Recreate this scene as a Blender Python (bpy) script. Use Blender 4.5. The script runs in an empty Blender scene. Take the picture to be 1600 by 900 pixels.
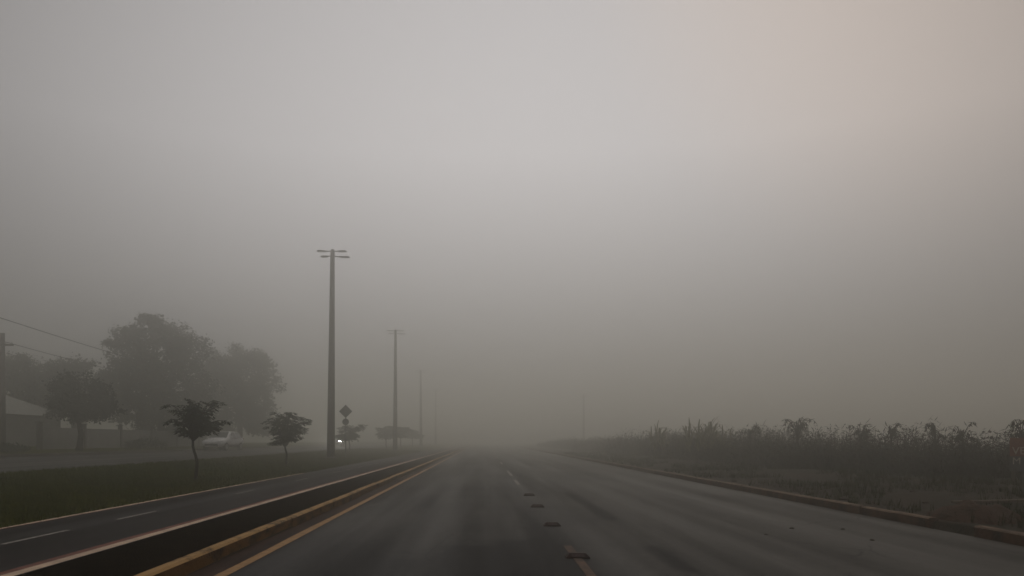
import bpy, math, random
import numpy as np
from mathutils import Vector, noise

R = math.radians
scene = bpy.context.scene
COL = scene.collection

# ------------------------------------------------------------------ camera
cam_d = bpy.data.cameras.new("camera")
cam_d.lens = 26.0
cam_d.sensor_width = 36.0
cam_d.shift_x = 45 / 1600
cam_d.shift_y = 238 / 1600
cam_d.clip_start = 0.05
cam_d.clip_end = 3000
cam = bpy.data.objects.new("camera", cam_d)
cam.location = (0, 0, 1.3)
cam.rotation_euler = (R(90), 0, 0)
COL.objects.link(cam)
scene.camera = cam

# ------------------------------------------------------------------ sky and sun
SUN_EL, SUN_AZ = 60.0, 30.0          # degrees; azimuth clockwise from +Y (ahead, to the right)
SKY_STRENGTH, SUN_STRENGTH, EXPOSURE = 0.10, 0.5, -0.34
world = bpy.data.worlds.new("World")
scene.world = world
world.use_nodes = True
nt = world.node_tree
nt.nodes.clear()
out = nt.nodes.new("ShaderNodeOutputWorld")
bg = nt.nodes.new("ShaderNodeBackground")
sky = nt.nodes.new("ShaderNodeTexSky")
sky.sky_type = 'NISHITA'
sky.sun_disc = False
sky.sun_elevation = R(SUN_EL)
sky.sun_rotation = R(SUN_AZ)
sky.dust_density = 2.0
sky.air_density = 1.0
hs = nt.nodes.new("ShaderNodeHueSaturation")     # a cloud deck: no blue left in it
hs.inputs['Saturation'].default_value = 0.10
tc = nt.nodes.new("ShaderNodeTexCoord")
sep = nt.nodes.new("ShaderNodeSeparateXYZ")
ramp = nt.nodes.new("ShaderNodeMapRange")        # overcast sky: zenith brighter than horizon
ramp.inputs['From Min'].default_value = 0.0
ramp.inputs['From Max'].default_value = 0.36
ramp.inputs['To Min'].default_value = 0.14
ramp.inputs['To Max'].default_value = 1.0
tint = nt.nodes.new("ShaderNodeMix")
tint.data_type = 'RGBA'; tint.blend_type = 'MULTIPLY'
tint.inputs['Factor'].default_value = 1.0
tint.inputs['B'].default_value = (1.0, 0.948, 0.962, 1)
mul = nt.nodes.new("ShaderNodeMix")
mul.data_type = 'RGBA'; mul.blend_type = 'MULTIPLY'
mul.inputs['Factor'].default_value = 1.0
nt.links.new(sky.outputs['Color'], hs.inputs['Color'])
nt.links.new(hs.outputs['Color'], tint.inputs['A'])
nt.links.new(tc.outputs['Generated'], sep.inputs[0])
nt.links.new(sep.outputs['Z'], ramp.inputs['Value'])
deck = nt.nodes.new("ShaderNodeMix")               # the closed cloud deck evens the sky out
deck.data_type = 'RGBA'
deck.inputs['Factor'].default_value = 0.80
deck.inputs['B'].default_value = (9.0, 8.65, 8.7, 1)
nt.links.new(tint.outputs['Result'], deck.inputs['A'])
nt.links.new(deck.outputs['Result'], mul.inputs['A'])
nt.links.new(ramp.outputs['Result'], mul.inputs['B'])
dot = nt.nodes.new("ShaderNodeVectorMath"); dot.operation = 'DOT_PRODUCT'   # cloud thinner on the sun's side
dot.inputs[1].default_value = (math.cos(R(8)) * math.sin(R(3)), math.cos(R(8)) * math.cos(R(3)), math.sin(R(8)))
thin = nt.nodes.new("ShaderNodeMapRange")
thin.inputs['From Min'].default_value = 0.72; thin.inputs['From Max'].default_value = 1.0
thin.inputs['To Min'].default_value = 0.38; thin.inputs['To Max'].default_value = 1.0
mul2 = nt.nodes.new("ShaderNodeMix"); mul2.data_type = 'RGBA'; mul2.blend_type = 'MULTIPLY'
mul2.inputs['Factor'].default_value = 1.0
nt.links.new(tc.outputs['Generated'], dot.inputs[0])
nt.links.new(dot.outputs['Value'], thin.inputs['Value'])
nt.links.new(mul.outputs['Result'], mul2.inputs['A'])
nt.links.new(thin.outputs['Result'], mul2.inputs['B'])
warm = nt.nodes.new("ShaderNodeVectorMath"); warm.operation = 'DOT_PRODUCT'  # morning warmth in the cloud to the right
warm.inputs[1].default_value = (math.cos(R(34)) * math.sin(R(38)), math.cos(R(34)) * math.cos(R(38)), math.sin(R(34)))
wr = nt.nodes.new("ShaderNodeMapRange"); wr.interpolation_type = 'SMOOTHSTEP'
wr.inputs['From Min'].default_value = 0.89; wr.inputs['From Max'].default_value = 1.0
wm = nt.nodes.new("ShaderNodeMix"); wm.data_type = 'RGBA'; wm.blend_type = 'MULTIPLY'
wm.inputs['B'].default_value = (1.17, 1.06, 0.97, 1)
nt.links.new(tc.outputs['Generated'], warm.inputs[0])
nt.links.new(warm.outputs['Value'], wr.inputs['Value'])
nt.links.new(wr.outputs['Result'], wm.inputs['Factor'])
nt.links.new(mul2.outputs['Result'], wm.inputs['A'])
nt.links.new(wm.outputs['Result'], bg.inputs['Color'])
bg.inputs['Strength'].default_value = SKY_STRENGTH
nt.links.new(bg.outputs[0], out.inputs['Surface'])

sun_d = bpy.data.lights.new("sun", 'SUN')
sun_d.energy = SUN_STRENGTH
sun_d.angle = R(25)
sun_d.color = (1.0, 0.93, 0.84)
sun = bpy.data.objects.new("sun", sun_d)
sun.rotation_euler = (R(90 - SUN_EL), 0, R(180 - SUN_AZ))
sun.location = (20, 40, 60)
COL.objects.link(sun)

vs = scene.view_settings
vs.view_transform = 'Standard'
vs.look = 'None'
vs.gamma = 1.0
vs.exposure = EXPOSURE
vs.use_curve_mapping = False
cy = scene.cycles
cy.max_bounces = 12
cy.volume_bounces = 8
cy.diffuse_bounces = 3
cy.use_denoising = True
cy.sample_clamp_indirect = 4.0

HAZE_DENSITY, HAZE_G, HAZE_TOP = 0.0166, 0.89, 15.5

# ------------------------------------------------------------------ helpers
def tag(o, label=None, cat=None, group=None, kind=None):
    if label: o['label'] = label
    if cat: o['category'] = cat
    if group: o['group'] = group
    if kind: o['kind'] = kind
    return o

def empty(name, loc, rz=0.0):
    o = bpy.data.objects.new(name, None)
    o.empty_display_size = 0.2
    o.location = loc
    o.rotation_euler = (0, 0, rz)
    COL.objects.link(o)
    return o

def lerp(a, b, t): return a + (b - a) * t

def smooth(a, b, x):
    t = min(1.0, max(0.0, (x - a) / (b - a)))
    return t * t * (3 - 2 * t)

class MB:
    def __init__(s): s.v = []; s.f = []; s.m = []
    def face(s, pts, mi=0):
        n = len(s.v); s.v += [tuple(p) for p in pts]
        s.f.append(tuple(range(n, n + len(pts)))); s.m.append(mi)
    def box(s, c, d, mi=0, rz=0.0):
        cx, cy_, cz = c; hx, hy, hz = d[0] / 2, d[1] / 2, d[2] / 2
        ca, sa = math.cos(rz), math.sin(rz)
        n = len(s.v)
        for z in (-hz, hz):
            for x, y in ((-hx, -hy), (hx, -hy), (hx, hy), (-hx, hy)):
                s.v.append((cx + x * ca - y * sa, cy_ + x * sa + y * ca, cz + z))
        for q in ((3, 2, 1, 0), (4, 5, 6, 7), (0, 1, 5, 4), (1, 2, 6, 5), (2, 3, 7, 6), (3, 0, 4, 7)):
            s.f.append(tuple(n + i for i in q)); s.m.append(mi)
    def tube(s, pts, rads, n=8, mi=0, cap=True):
        pts = [Vector(p) for p in pts]
        base = len(s.v)
        for i, p in enumerate(pts):
            t = (pts[min(i + 1, len(pts) - 1)] - pts[max(i - 1, 0)]).normalized()
            a = t.cross(Vector((0.13, 0.97, 0.2)))
            if a.length < 0.1: a = t.cross(Vector((1, 0, 0)))
            a.normalize(); b = t.cross(a)
            for k in range(n):
                an = 2 * math.pi * k / n
                s.v.append(tuple(p + (a * math.cos(an) + b * math.sin(an)) * rads[i]))
        for i in range(len(pts) - 1):
            for k in range(n):
                q = base + i * n; k2 = (k + 1) % n
                s.f.append((q + k, q + k2, q + n + k2, q + n + k)); s.m.append(mi)
        if cap:
            s.f.append(tuple(base + k for k in reversed(range(n)))); s.m.append(mi)
            e = base + (len(pts) - 1) * n
            s.f.append(tuple(e + k for k in range(n))); s.m.append(mi)
    def cyl(s, c, axis, r, h, n=20, mi=0):
        a = Vector(axis).normalized() * h / 2
        s.tube([Vector(c) - a, Vector(c) + a], [r, r], n, mi)
    def loft(s, rings, mi=0, cap=True):
        base = len(s.v); n = len(rings[0])
        for r in rings: s.v += [tuple(p) for p in r]
        for i in range(len(rings) - 1):
            for k in range(n):
                q = base + i * n; k2 = (k + 1) % n
                s.f.append((q + k, q + k2, q + n + k2, q + n + k)); s.m.append(mi)
        if cap:
            s.f.append(tuple(base + k for k in reversed(range(n)))); s.m.append(mi)
            e = base + (len(rings) - 1) * n
            s.f.append(tuple(e + k for k in range(n))); s.m.append(mi)
    def build(s, name, mats, parent=None, smooth_=False):
        me = bpy.data.meshes.new(name)
        me.from_pydata(s.v, [], s.f)
        if not isinstance(mats, (list, tuple)): mats = [mats]
        for m in mats: me.materials.append(m)
        if len(mats) > 1: me.polygons.foreach_set('material_index', s.m)
        if smooth_: me.polygons.foreach_set('use_smooth', [True] * len(s.f))
        me.update()
        o = bpy.data.objects.new(name, me)
        COL.objects.link(o)
        if parent: o.parent = parent
        return o

def bevel(o, w=0.01, seg=2):
    m = o.modifiers.new('bevel', 'BEVEL'); m.width = w; m.segments = seg; m.limit_method = 'ANGLE'
    return o

# ------------------------------------------------------------------ materials
def mat(name, c1, c2=None, scale=3.0, rough=0.8, stretch=(1, 1, 1), detail=6, bump=0.0, bscale=40.0,
        spec=0.15, emit=None, metal=0.0, lo=0.35, hi=0.65, rough2=None, trans=0.0):
    m = bpy.data.materials.new(name); m.use_nodes = True
    n = m.node_tree; b = n.nodes['Principled BSDF']
    c2 = c2 or tuple(x * 0.8 for x in c1)
    t = n.nodes.new('ShaderNodeTexCoord'); mp = n.nodes.new('ShaderNodeMapping')
    mp.inputs['Scale'].default_value = stretch
    nz = n.nodes.new('ShaderNodeTexNoise'); nz.inputs['Scale'].default_value = scale
    nz.inputs['Detail'].default_value = detail; nz.inputs['Roughness'].default_value = 0.6
    rp = n.nodes.new('ShaderNodeValToRGB')
    rp.color_ramp.elements[0].position = lo; rp.color_ramp.elements[1].position = hi
    rp.color_ramp.elements[0].color = (*c1, 1); rp.color_ramp.elements[1].color = (*c2, 1)
    n.links.new(t.outputs['Object'], mp.inputs[0]); n.links.new(mp.outputs[0], nz.inputs['Vector'])
    n.links.new(nz.outputs['Fac'], rp.inputs['Fac']); n.links.new(rp.outputs['Color'], b.inputs['Base Color'])
    b.inputs['Roughness'].default_value = rough
    b.inputs['Specular IOR Level'].default_value = spec
    b.inputs['Metallic'].default_value = metal
    if rough2 is not None:
        mr = n.nodes.new('ShaderNodeMapRange')
        mr.inputs['From Min'].default_value = 0.35; mr.inputs['From Max'].default_value = 0.65
        mr.inputs['To Min'].default_value = rough; mr.inputs['To Max'].default_value = rough2
        n.links.new(nz.outputs['Fac'], mr.inputs['Value']); n.links.new(mr.outputs[0], b.inputs['Roughness'])
    if bump:
        n2 = n.nodes.new('ShaderNodeTexNoise'); n2.inputs['Scale'].default_value = bscale; n2.inputs['Detail'].default_value = 4
        bp = n.nodes.new('ShaderNodeBump'); bp.inputs['Strength'].default_value = bump; bp.inputs['Distance'].default_value = 0.02
        n.links.new(t.outputs['Object'], n2.inputs['Vector'])
        n.links.new(n2.outputs['Fac'], bp.inputs['Height']); n.links.new(bp.outputs[0], b.inputs['Normal'])
    if emit:
        b.inputs['Emission Color'].default_value = (*emit[0], 1); b.inputs['Emission Strength'].default_value = emit[1]
    if trans:
        b.inputs['Transmission Weight'].default_value = trans
    return m

def asphalt(name, dark, light, seams=True, lane=False):
    """Worn asphalt: fine aggregate, lengthwise bands of wear, blotchy patches and damp gloss."""
    m = bpy.data.materials.new(name); m.use_nodes = True
    n = m.node_tree; b = n.nodes['Principled BSDF']; L = n.links.new
    t = n.nodes.new('ShaderNodeTexCoord')
    def nz(scale, stretch, detail=5, off=(0, 0, 0)):
        mp = n.nodes.new('ShaderNodeMapping'); mp.inputs['Scale'].default_value = stretch; mp.inputs['Location'].default_value = off
        x = n.nodes.new('ShaderNodeTexNoise'); x.inputs['Scale'].default_value = scale; x.inputs['Detail'].default_value = detail
        L(t.outputs['Object'], mp.inputs[0]); L(mp.outputs[0], x.inputs['Vector']); return x.outputs['Fac']
    def math_(op, a, c):
        x = n.nodes.new('ShaderNodeMath'); x.operation = op
        for i, q in enumerate((a, c)):
            if hasattr(q, 'is_linked'): L(q, x.inputs[i])
            else: x.inputs[i].default_value = q
        return x.outputs[0]
    def ramp_(v, lo, hi, a=0.0, c=1.0):
        x = n.nodes.new('ShaderNodeMapRange'); x.inputs['From Min'].default_value = lo; x.inputs['From Max'].default_value = hi
        x.inputs['To Min'].default_value = a; x.inputs['To Max'].default_value = c; L(v, x.inputs['Value']); return x.outputs[0]
    bands = ramp_(nz(1.0, (1.1, 0.035, 1), 4), 0.3, 0.7)
    blot = ramp_(nz(0.55, (1, 0.45, 1), 6, (7, 3, 0)), 0.35, 0.65)
    fine = ramp_(nz(55, (1, 1, 1), 5), 0.3, 0.7)
    grit = ramp_(nz(9, (1, 1, 1), 5), 0.35, 0.7)
    s = math_('ADD', math_('MULTIPLY', bands, 0.46), math_('MULTIPLY', blot, 0.27))
    s = math_('ADD', s, math_('MULTIPLY', fine, 0.24))
    s = math_('ADD', s, math_('MULTIPLY', grit, 0.13))
    if lane:                                    # outer lane paler than the inner: wet sheen put into the colour
        sp = n.nodes.new('ShaderNodeSeparateXYZ'); L(t.outputs['Object'], sp.inputs[0])
        wob = math_('ADD', sp.outputs['X'], math_('MULTIPLY', nz(0.4, (1, 0.3, 1), 3, (2, 2, 0)), 1.6))
        s = math_('ADD', math_('MULTIPLY', s, 0.9), ramp_(wob, 1.2, 3.4, -0.06, 0.18))
        # repairs, tar streaks, tyre-polished tracks and a wide darker near area, with frayed edges: (x0, x1, y0, y1, edge x, edge y, change)
        fx = math_('ADD', sp.outputs['X'], math_('ADD', math_('MULTIPLY', math_('SUBTRACT', nz(2.2, (1, 0.5, 1), 5, (4, 1, 0)), 0.5), 0.30), math_('MULTIPLY', math_('SUBTRACT', nz(16, (1, 0.6, 1), 3), 0.5), 0.12)))
        fy = math_('ADD', sp.outputs['Y'], math_('MULTIPLY', math_('SUBTRACT', nz(1.7, (1, 1, 1), 5, (9, 5, 0)), 0.5), 2.4))
        for x0, x1, y0, y1, ex, ey, ch in ((-0.22, 0.66, 9.4, 13.6, .06, .4, .16), (-0.50, 0.55, 4.0, 9.0, .06, .3, -.18), (-1.55, -0.70, 7.2, 8.2, .08, .25, -.18), (-2.6, 1.6, 1, 9.5, .4, 4.0, -.26),
                                           (2.00, 2.24, 12.2, 18.0, .07, .6, -.34), (1.96, 2.18, 7.3, 9.0, .07, .4, -.32), (2.6, 4.3, 23.5, 30.5, .3, .8, -.22), (-1.3, 0.3, 24.5, 31, .2, .8, .10),
                                           (3.05, 3.50, 9.5, 17.0, .25, 1.5, -.14), (-1.15, -0.80, 8.5, 22, .2, 2.0, -.15), (0.72, 1.0, 9, 26, .2, 2, -.10), (-2.0, -1.75, 12, 20, .15, 2, -.08)):
            bx = math_('MULTIPLY', ramp_(fx, x0 - ex, x0 + ex), ramp_(fx, x1 + ex, x1 - ex))
            by = math_('MULTIPLY', ramp_(fy, y0 - ey, y0 + ey), ramp_(fy, y1 + ey, y1 - ey))
            s = math_('ADD', s, math_('MULTIPLY', math_('MULTIPLY', bx, by), ch))
    rp = n.nodes.new('ShaderNodeValToRGB')
    rp.color_ramp.elements[0].position = 0.2; rp.color_ramp.elements[1].position = 0.8
    rp.color_ramp.elements[0].color = (*dark, 1); rp.color_ramp.elements[1].color = (*light, 1)
    L(s, rp.inputs['Fac'])
    colour = rp.outputs['Color']
    if seams:                                   # thin irregular cracks
        mp = n.nodes.new('ShaderNodeMapping'); mp.inputs['Scale'].default_value = (1, 0.5, 1)
        wn = n.nodes.new('ShaderNodeTexNoise'); wn.inputs['Scale'].default_value = 2.5; wn.inputs['Detail'].default_value = 4
        ad = n.nodes.new('ShaderNodeMix'); ad.data_type = 'RGBA'; ad.inputs['Factor'].default_value = 0.25
        vo = n.nodes.new('ShaderNodeTexVoronoi'); vo.feature = 'DISTANCE_TO_EDGE'; vo.inputs['Scale'].default_value = 1.1
        L(t.outputs['Object'], mp.inputs[0]); L(mp.outputs[0], wn.inputs['Vector'])
        L(mp.outputs[0], ad.inputs['A']); L(wn.outputs['Color'], ad.inputs['B']); L(ad.outputs['Result'], vo.inputs['Vector'])
        cr = ramp_(vo.outputs['Distance'], 0.004, 0.012)
        where = ramp_(nz(0.35, (1, 1, 1), 2, (3, 9, 0)), 0.55, 0.6)
        sx = n.nodes.new('ShaderNodeSeparateXYZ'); L(t.outputs['Object'], sx.inputs[0])
        near = math_('MULTIPLY', ramp_(sx.outputs['X'], 1.2, 0.4), math_('MULTIPLY', ramp_(sx.outputs['X'], -1.9, -1.1), ramp_(sx.outputs['Y'], 11.5, 9.0)))
        keep = math_('MAXIMUM', cr, math_('SUBTRACT', 1.0, math_('MAXIMUM', where, near)))
        mx = n.nodes.new('ShaderNodeMix'); mx.data_type = 'RGBA'
        mx.inputs['A'].default_value = (0.012, 0.011, 0.010, 1)
        L(colour, mx.inputs['B']); L(keep, mx.inputs['Factor']); colour = mx.outputs['Result']
    L(colour, b.inputs['Base Color'])
    L(ramp_(bands, 0, 1, 0.80, 0.50), b.inputs['Roughness'])
    b.inputs['Specular IOR Level'].default_value = 0.12 if lane else 0.05
    bp = n.nodes.new('ShaderNodeBump'); bp.inputs['Strength'].default_value = 0.45; bp.inputs['Distance'].default_value = 0.01
    L(math_('ADD', nz(70, (1, 1, 1), 4), math_('MULTIPLY', nz(6, (1, 1, 1), 3), 0.8)), bp.inputs['Height'])
    L(bp.outputs[0], b.inputs['Normal'])
    return m

def leaf(name, c1, c2, scale=1.2):
    m = mat(name, c1, c2, scale=scale, rough=0.75, spec=0.08)
    n = m.node_tree; b = n.nodes['Principled BSDF']
    tr = n.nodes.new('ShaderNodeBsdfTranslucent'); mx = n.nodes.new('ShaderNodeMixShader')
    mx.inputs[0].default_value = 0.25
    src = b.inputs['Base Color'].links[0].from_socket
    n.links.new(src, tr.inputs['Color']); n.links.new(b.outputs[0], mx.inputs[1]); n.links.new(tr.outputs[0], mx.inputs[2])
    n.links.new(mx.outputs[0], n.nodes['Material Output'].inputs['Surface'])
    return m

M = {
    'road': asphalt('road_asphalt', (0.009, 0.0078, 0.007), (0.072, 0.067, 0.058), lane=True),  # pale end raised to carry the wet sheen in the colour
    'path': asphalt('path_asphalt', (0.008, 0.007, 0.0065), (0.022, 0.0195, 0.0185), seams=False),
    'black_strip': mat('black_strip', (0.004, 0.003, 0.002), (0.016, 0.013, 0.010), 5, 0.95, bump=0.6, bscale=50, spec=0.0),
    'gutter': mat('gutter', (0.016, 0.009, 0.006), (0.050, 0.022, 0.013), 4, 0.8, (1, 0.2, 1), bump=0.4),
    'soil': mat('soil', (0.034, 0.022, 0.014), (0.018, 0.016, 0.009), 1.3, 0.95, bump=0.8, bscale=14, spec=0.1),
    'turf': mat('turf', (0.056, 0.060, 0.004), (0.036, 0.040, 0.003), 0.7, 0.95, bump=0.6, bscale=30, spec=0.0),
    'turf_blade': leaf('turf_blade', (0.066, 0.074, 0.003), (0.040, 0.048, 0.003), 0.8),
    'verge_blade': leaf('verge_blade', (0.040, 0.040, 0.010), (0.020, 0.027, 0.006), 0.8),
    'yellow_paint': mat('yellow_paint', (0.40, 0.235, 0.105), (0.22, 0.125, 0.055), 6, 0.7, bump=0.3, hi=0.75),
    'yellow_kerb_shade': mat('yellow_kerb_shade', (0.12, 0.058, 0.012), (0.012, 0.008, 0.005), 4, 0.8, (1, 0.7, 1.6), bump=0.7, lo=0.42, hi=0.64),  # stained kerb face; shade of the upright side put into its colour
    'cream_paint': mat('cream_paint', (0.62, 0.46, 0.33), (0.42, 0.31, 0.23), 5, 0.7, bump=0.3),
    'red_paint': mat('red_paint', (0.22, 0.085, 0.06), (0.13, 0.06, 0.045), 5, 0.75, bump=0.3),
    'worn_white': mat('worn_white', (0.34, 0.31, 0.28), (0.12, 0.11, 0.10), 9, 0.75, bump=0.3),
    'faded_line': mat('faded_line', (0.135, 0.080, 0.052), (0.060, 0.044, 0.035), 7, 0.75, bump=0.3),
    'stud': mat('stud', (0.050, 0.027, 0.020), (0.026, 0.017, 0.014), 14, 0.6, bump=0.3, bscale=60),
    'reflector': mat('reflector', (0.05, 0.016, 0.010), (0.035, 0.012, 0.008), 30, 0.3, spec=0.6),
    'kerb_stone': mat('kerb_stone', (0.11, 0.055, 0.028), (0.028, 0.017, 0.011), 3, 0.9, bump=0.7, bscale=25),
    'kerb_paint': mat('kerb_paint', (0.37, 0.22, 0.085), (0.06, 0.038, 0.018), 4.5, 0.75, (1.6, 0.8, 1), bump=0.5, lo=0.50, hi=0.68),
    'kerb_top_lit': mat('kerb_top_lit', (0.22, 0.15, 0.10), (0.09, 0.062, 0.045), 4, 0.9, bump=0.6, bscale=25),  # same kerb, paler on top: the lit edge is put into the colour
    'concrete': mat('concrete', (0.12, 0.105, 0.092), (0.085, 0.075, 0.066), 1.5, 0.9, (1, 1, 0.25), bump=0.4),
    'lamp_metal': mat('lamp_metal', (0.16, 0.15, 0.15), (0.11, 0.10, 0.10), 3, 0.5, metal=0.3),
    'lens': mat('lens', (0.45, 0.45, 0.42), (0.38, 0.38, 0.36), 8, 0.3),
    'steel': mat('steel', (0.20, 0.20, 0.19), (0.13, 0.13, 0.12), 5, 0.55, metal=0.4),
    'sign_back': mat('sign_back', (0.13, 0.125, 0.12), (0.10, 0.095, 0.09), 6, 0.6, metal=0.2),
    'bark': mat('bark', (0.050, 0.042, 0.034), (0.026, 0.022, 0.018), 9, 0.95, (1, 1, 0.3), bump=0.8),
    'young_leaf': leaf('young_leaf', (0.022, 0.030, 0.014), (0.040, 0.050, 0.020)),
    'tree_leaf': leaf('tree_leaf', (0.040, 0.052, 0.026), (0.066, 0.078, 0.036), 0.5),
    'dark_leaf': leaf('dark_leaf', (0.020, 0.027, 0.014), (0.036, 0.044, 0.021), 0.5),
    'weed_leaf': leaf('weed_leaf', (0.015, 0.014, 0.007), (0.034, 0.029, 0.013), 0.7),
    'cane_leaf': leaf('cane_leaf', (0.12, 0.115, 0.050), (0.19, 0.17, 0.080), 1.0),
    'castor_leaf': leaf('castor_leaf', (0.026, 0.030, 0.016), (0.046, 0.046, 0.022), 2.0),
    'stem': mat('stem', (0.05, 0.042, 0.024), (0.03, 0.027, 0.017), 8, 0.9),
    'house_wall': mat('house_wall', (0.27, 0.265, 0.25), (0.20, 0.195, 0.185), 1.2, 0.9, bump=0.2),
    'house_roof': mat('house_roof', (0.30, 0.30, 0.27), (0.22, 0.22, 0.20), 1.5, 0.85, bump=0.3),
    'dark_glass': mat('dark_glass', (0.015, 0.016, 0.018), (0.02, 0.021, 0.023), 2, 0.15, spec=0.6),
    'wood': mat('wood', (0.15, 0.115, 0.085), (0.09, 0.068, 0.05), 6, 0.9, (6, 1, 6), bump=0.4),
    'white_car': mat('white_car', (0.72, 0.72, 0.71), (0.68, 0.68, 0.67), 2, 0.3, spec=0.5),
    'grey_car': mat('grey_car', (0.25, 0.25, 0.26), (0.22, 0.22, 0.23), 2, 0.3, spec=0.5),
    'rubber': mat('rubber', (0.02, 0.02, 0.02), (0.03, 0.03, 0.03), 12, 0.85),
    'alloy': mat('alloy', (0.4, 0.4, 0.4), (0.33, 0.33, 0.33), 5, 0.4, metal=0.7),
    'plastic': mat('plastic', (0.03, 0.03, 0.03), (0.04, 0.04, 0.04), 9, 0.6),
    'lamp_off': mat('lamp_off', (0.55, 0.56, 0.57), (0.45, 0.46, 0.47), 6, 0.15, spec=0.6),
    'lamp_on': mat('lamp_on', (0.9, 0.9, 0.9), (0.85, 0.85, 0.85), 6, 0.15, emit=((1.0, 0.96, 0.88), 260.0)),
    'tail': mat('tail', (0.25, 0.02, 0.02), (0.2, 0.015, 0.015), 6, 0.25),
    'sign_red': mat('sign_red', (0.24, 0.075, 0.035), (0.16, 0.055, 0.03), 5, 0.7),
    'sign_pale': mat('sign_pale', (0.10, 0.095, 0.09), (0.075, 0.07, 0.068), 5, 0.7),
    'letter': mat('letter', (0.48, 0.43, 0.36), (0.34, 0.31, 0.26), 9, 0.7),
    'letter_dark': mat('letter_dark', (0.025, 0.022, 0.02), (0.035, 0.03, 0.026), 9, 0.7),
    'stone': mat('stone', (0.06, 0.044, 0.032), (0.045, 0.035, 0.028), 6, 0.95, bump=0.6),
    'wire': mat('wire', (0.02, 0.02, 0.02), (0.03, 0.03, 0.03), 9, 0.7),
}

# ------------------------------------------------------------------ the ground
KERB_R = 6.62
def zg(x, y):
    if x > 6.7:
        b = 0.10 + 0.16 * smooth(6.9, 12.5, x)
        k = smooth(6.8, 7.6, x)
        return b + k * (0.10 * noise.noise(Vector((x * 0.5, y * 0.35, 1))) + 0.05 * noise.noise(Vector((x * 1.6, y * 1.3, 5))))
    if x > -2.84: return -0.03
    if x > -6.6: return 0.05
    if x > -13.0:
        t = (-x - 6.6) / 6.4
        return 0.10 + 0.31 * t + 0.03 * smooth(0, .3, t) * smooth(1, .8, t) * noise.noise(Vector((x * 0.6, y * 0.25, 2)))
    if x > -21.4: return 0.36 + 0.17 * (-x - 13.0) / 8.4
    return 0.62 + 0.25 * smooth(21.5, 32, -x)

def build_ground():
    xs = [-420, -200, -110, -70, -50, -40, -34, -30, -27, -24, -21.42, -21.38, -17, -13.02, -12.98, -12.0, -11, -10, -9, -8, -7.2, -6.62, -6.58, -5,
          -2.86, -2.82, 0, 3, 6.60, 6.70, 6.72, 6.9, 7.1, 7.4] + [7.8 + 0.45 * i for i in range(24)] + [19.5, 22, 26, 32, 42, 60, 90, 150, 260, 420]
    ys = [-12, -6, 0] + [3 + 0.6 * i for i in range(50)] + [34 + 1.5 * i for i in range(30)] + [82, 90, 100, 115, 135, 160, 200, 260, 340, 440]
    v = [(x, y, zg(x, y)) for y in ys for x in xs]
    f, mi = [], []
    n = len(xs)
    for j in range(len(ys) - 1):
        for i in range(n - 1):
            f.append((j * n + i, j * n + i + 1, (j + 1) * n + i + 1, (j + 1) * n + i))
            xm = (xs[i] + xs[i + 1]) / 2
            mi.append(1 if (-13.0 < xm < -6.6 or xm < -21.4) else 0)
    me = bpy.data.meshes.new('ground'); me.from_pydata(v, [], f)
    me.materials.append(M['soil']); me.materials.append(M['turf'])
    me.polygons.foreach_set('material_index', mi)
    me.polygons.foreach_set('use_smooth', [True] * len(f))
    o = bpy.data.objects.new('ground', me); COL.objects.link(o)
    tag(o, kind='structure')
build_ground()

def sheet(name, x0, x1, y0, y1, z0, z1, m, ny=1, wob=0.0, seed=0):
    """A flat strip with slightly ragged edges."""
    rnd = random.Random(seed); mb = MB()
    ys = [lerp(y0, y1, j / ny) for j in range(ny + 1)]
    ea = [rnd.uniform(-wob, wob) for _ in ys]; eb = [rnd.uniform(-wob, wob) for _ in ys]
    for j in range(ny):
        mb.face([(x0 + ea[j], ys[j], z0), (x1 + eb[j], ys[j], z1), (x1 + eb[j + 1], ys[j + 1], z1), (x0 + ea[j + 1], ys[j + 1], z0)])
    o = mb.build(name, m)
    return tag(o, kind='structure')

FAR = 430
sheet('road', -2.838, 6.62, -11, FAR, 0, 0, M['road'])
sheet('cycle_path', -6.60, -4.12, -11, FAR, 0.10, 0.10, M['path'])
sheet('black_strip', -4.12, -2.972, -11, FAR, 0.085, 0.085, M['black_strip'])
sheet('gutter', -2.836, -2.58, -11, FAR, 0.004, 0.004, M['gutter'], 240, 0.012, 3)
sheet('opposite_road', -21.3, -13.12, -11, FAR, 0.545, 0.385, M['road'])
sheet('road_line', -2.575, -2.455, -11, FAR, 0.005, 0.005, M['yellow_paint'], 400, 0.007, 1)
sheet('path_line', -4.27, -4.14, -11, FAR, 0.1045, 0.1045, M['cream_paint'], 300, 0.006, 2)
sheet('path_border', -4.37, -4.274, -11, FAR, 0.1045, 0.1045, M['red_paint'], 300, 0.008, 4)
sheet('path_edge_line', -6.60, -6.51, -11, 27, 0.1045, 0.1045, M['cream_paint'], 70, 0.012, 5)
sheet('path_edge_border', -6.508, -6.47, -11, 27, 0.1045, 0.1045, M['red_paint'], 70, 0.010, 6)
mb = MB()
for i in range(24):
    y0 = 8.5 + 2.68 * i - 5.36
    if i in (4, 6, 8): continue
    mb.face([(-5.57, y0, 0.1045), (-5.50, y0, 0.1045), (-5.50, y0 + 1.36, 0.1045), (-5.57, y0 + 1.36, 0.1045)])
tag(mb.build('path_dashes', M['worn_white']), kind='structure')

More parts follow.
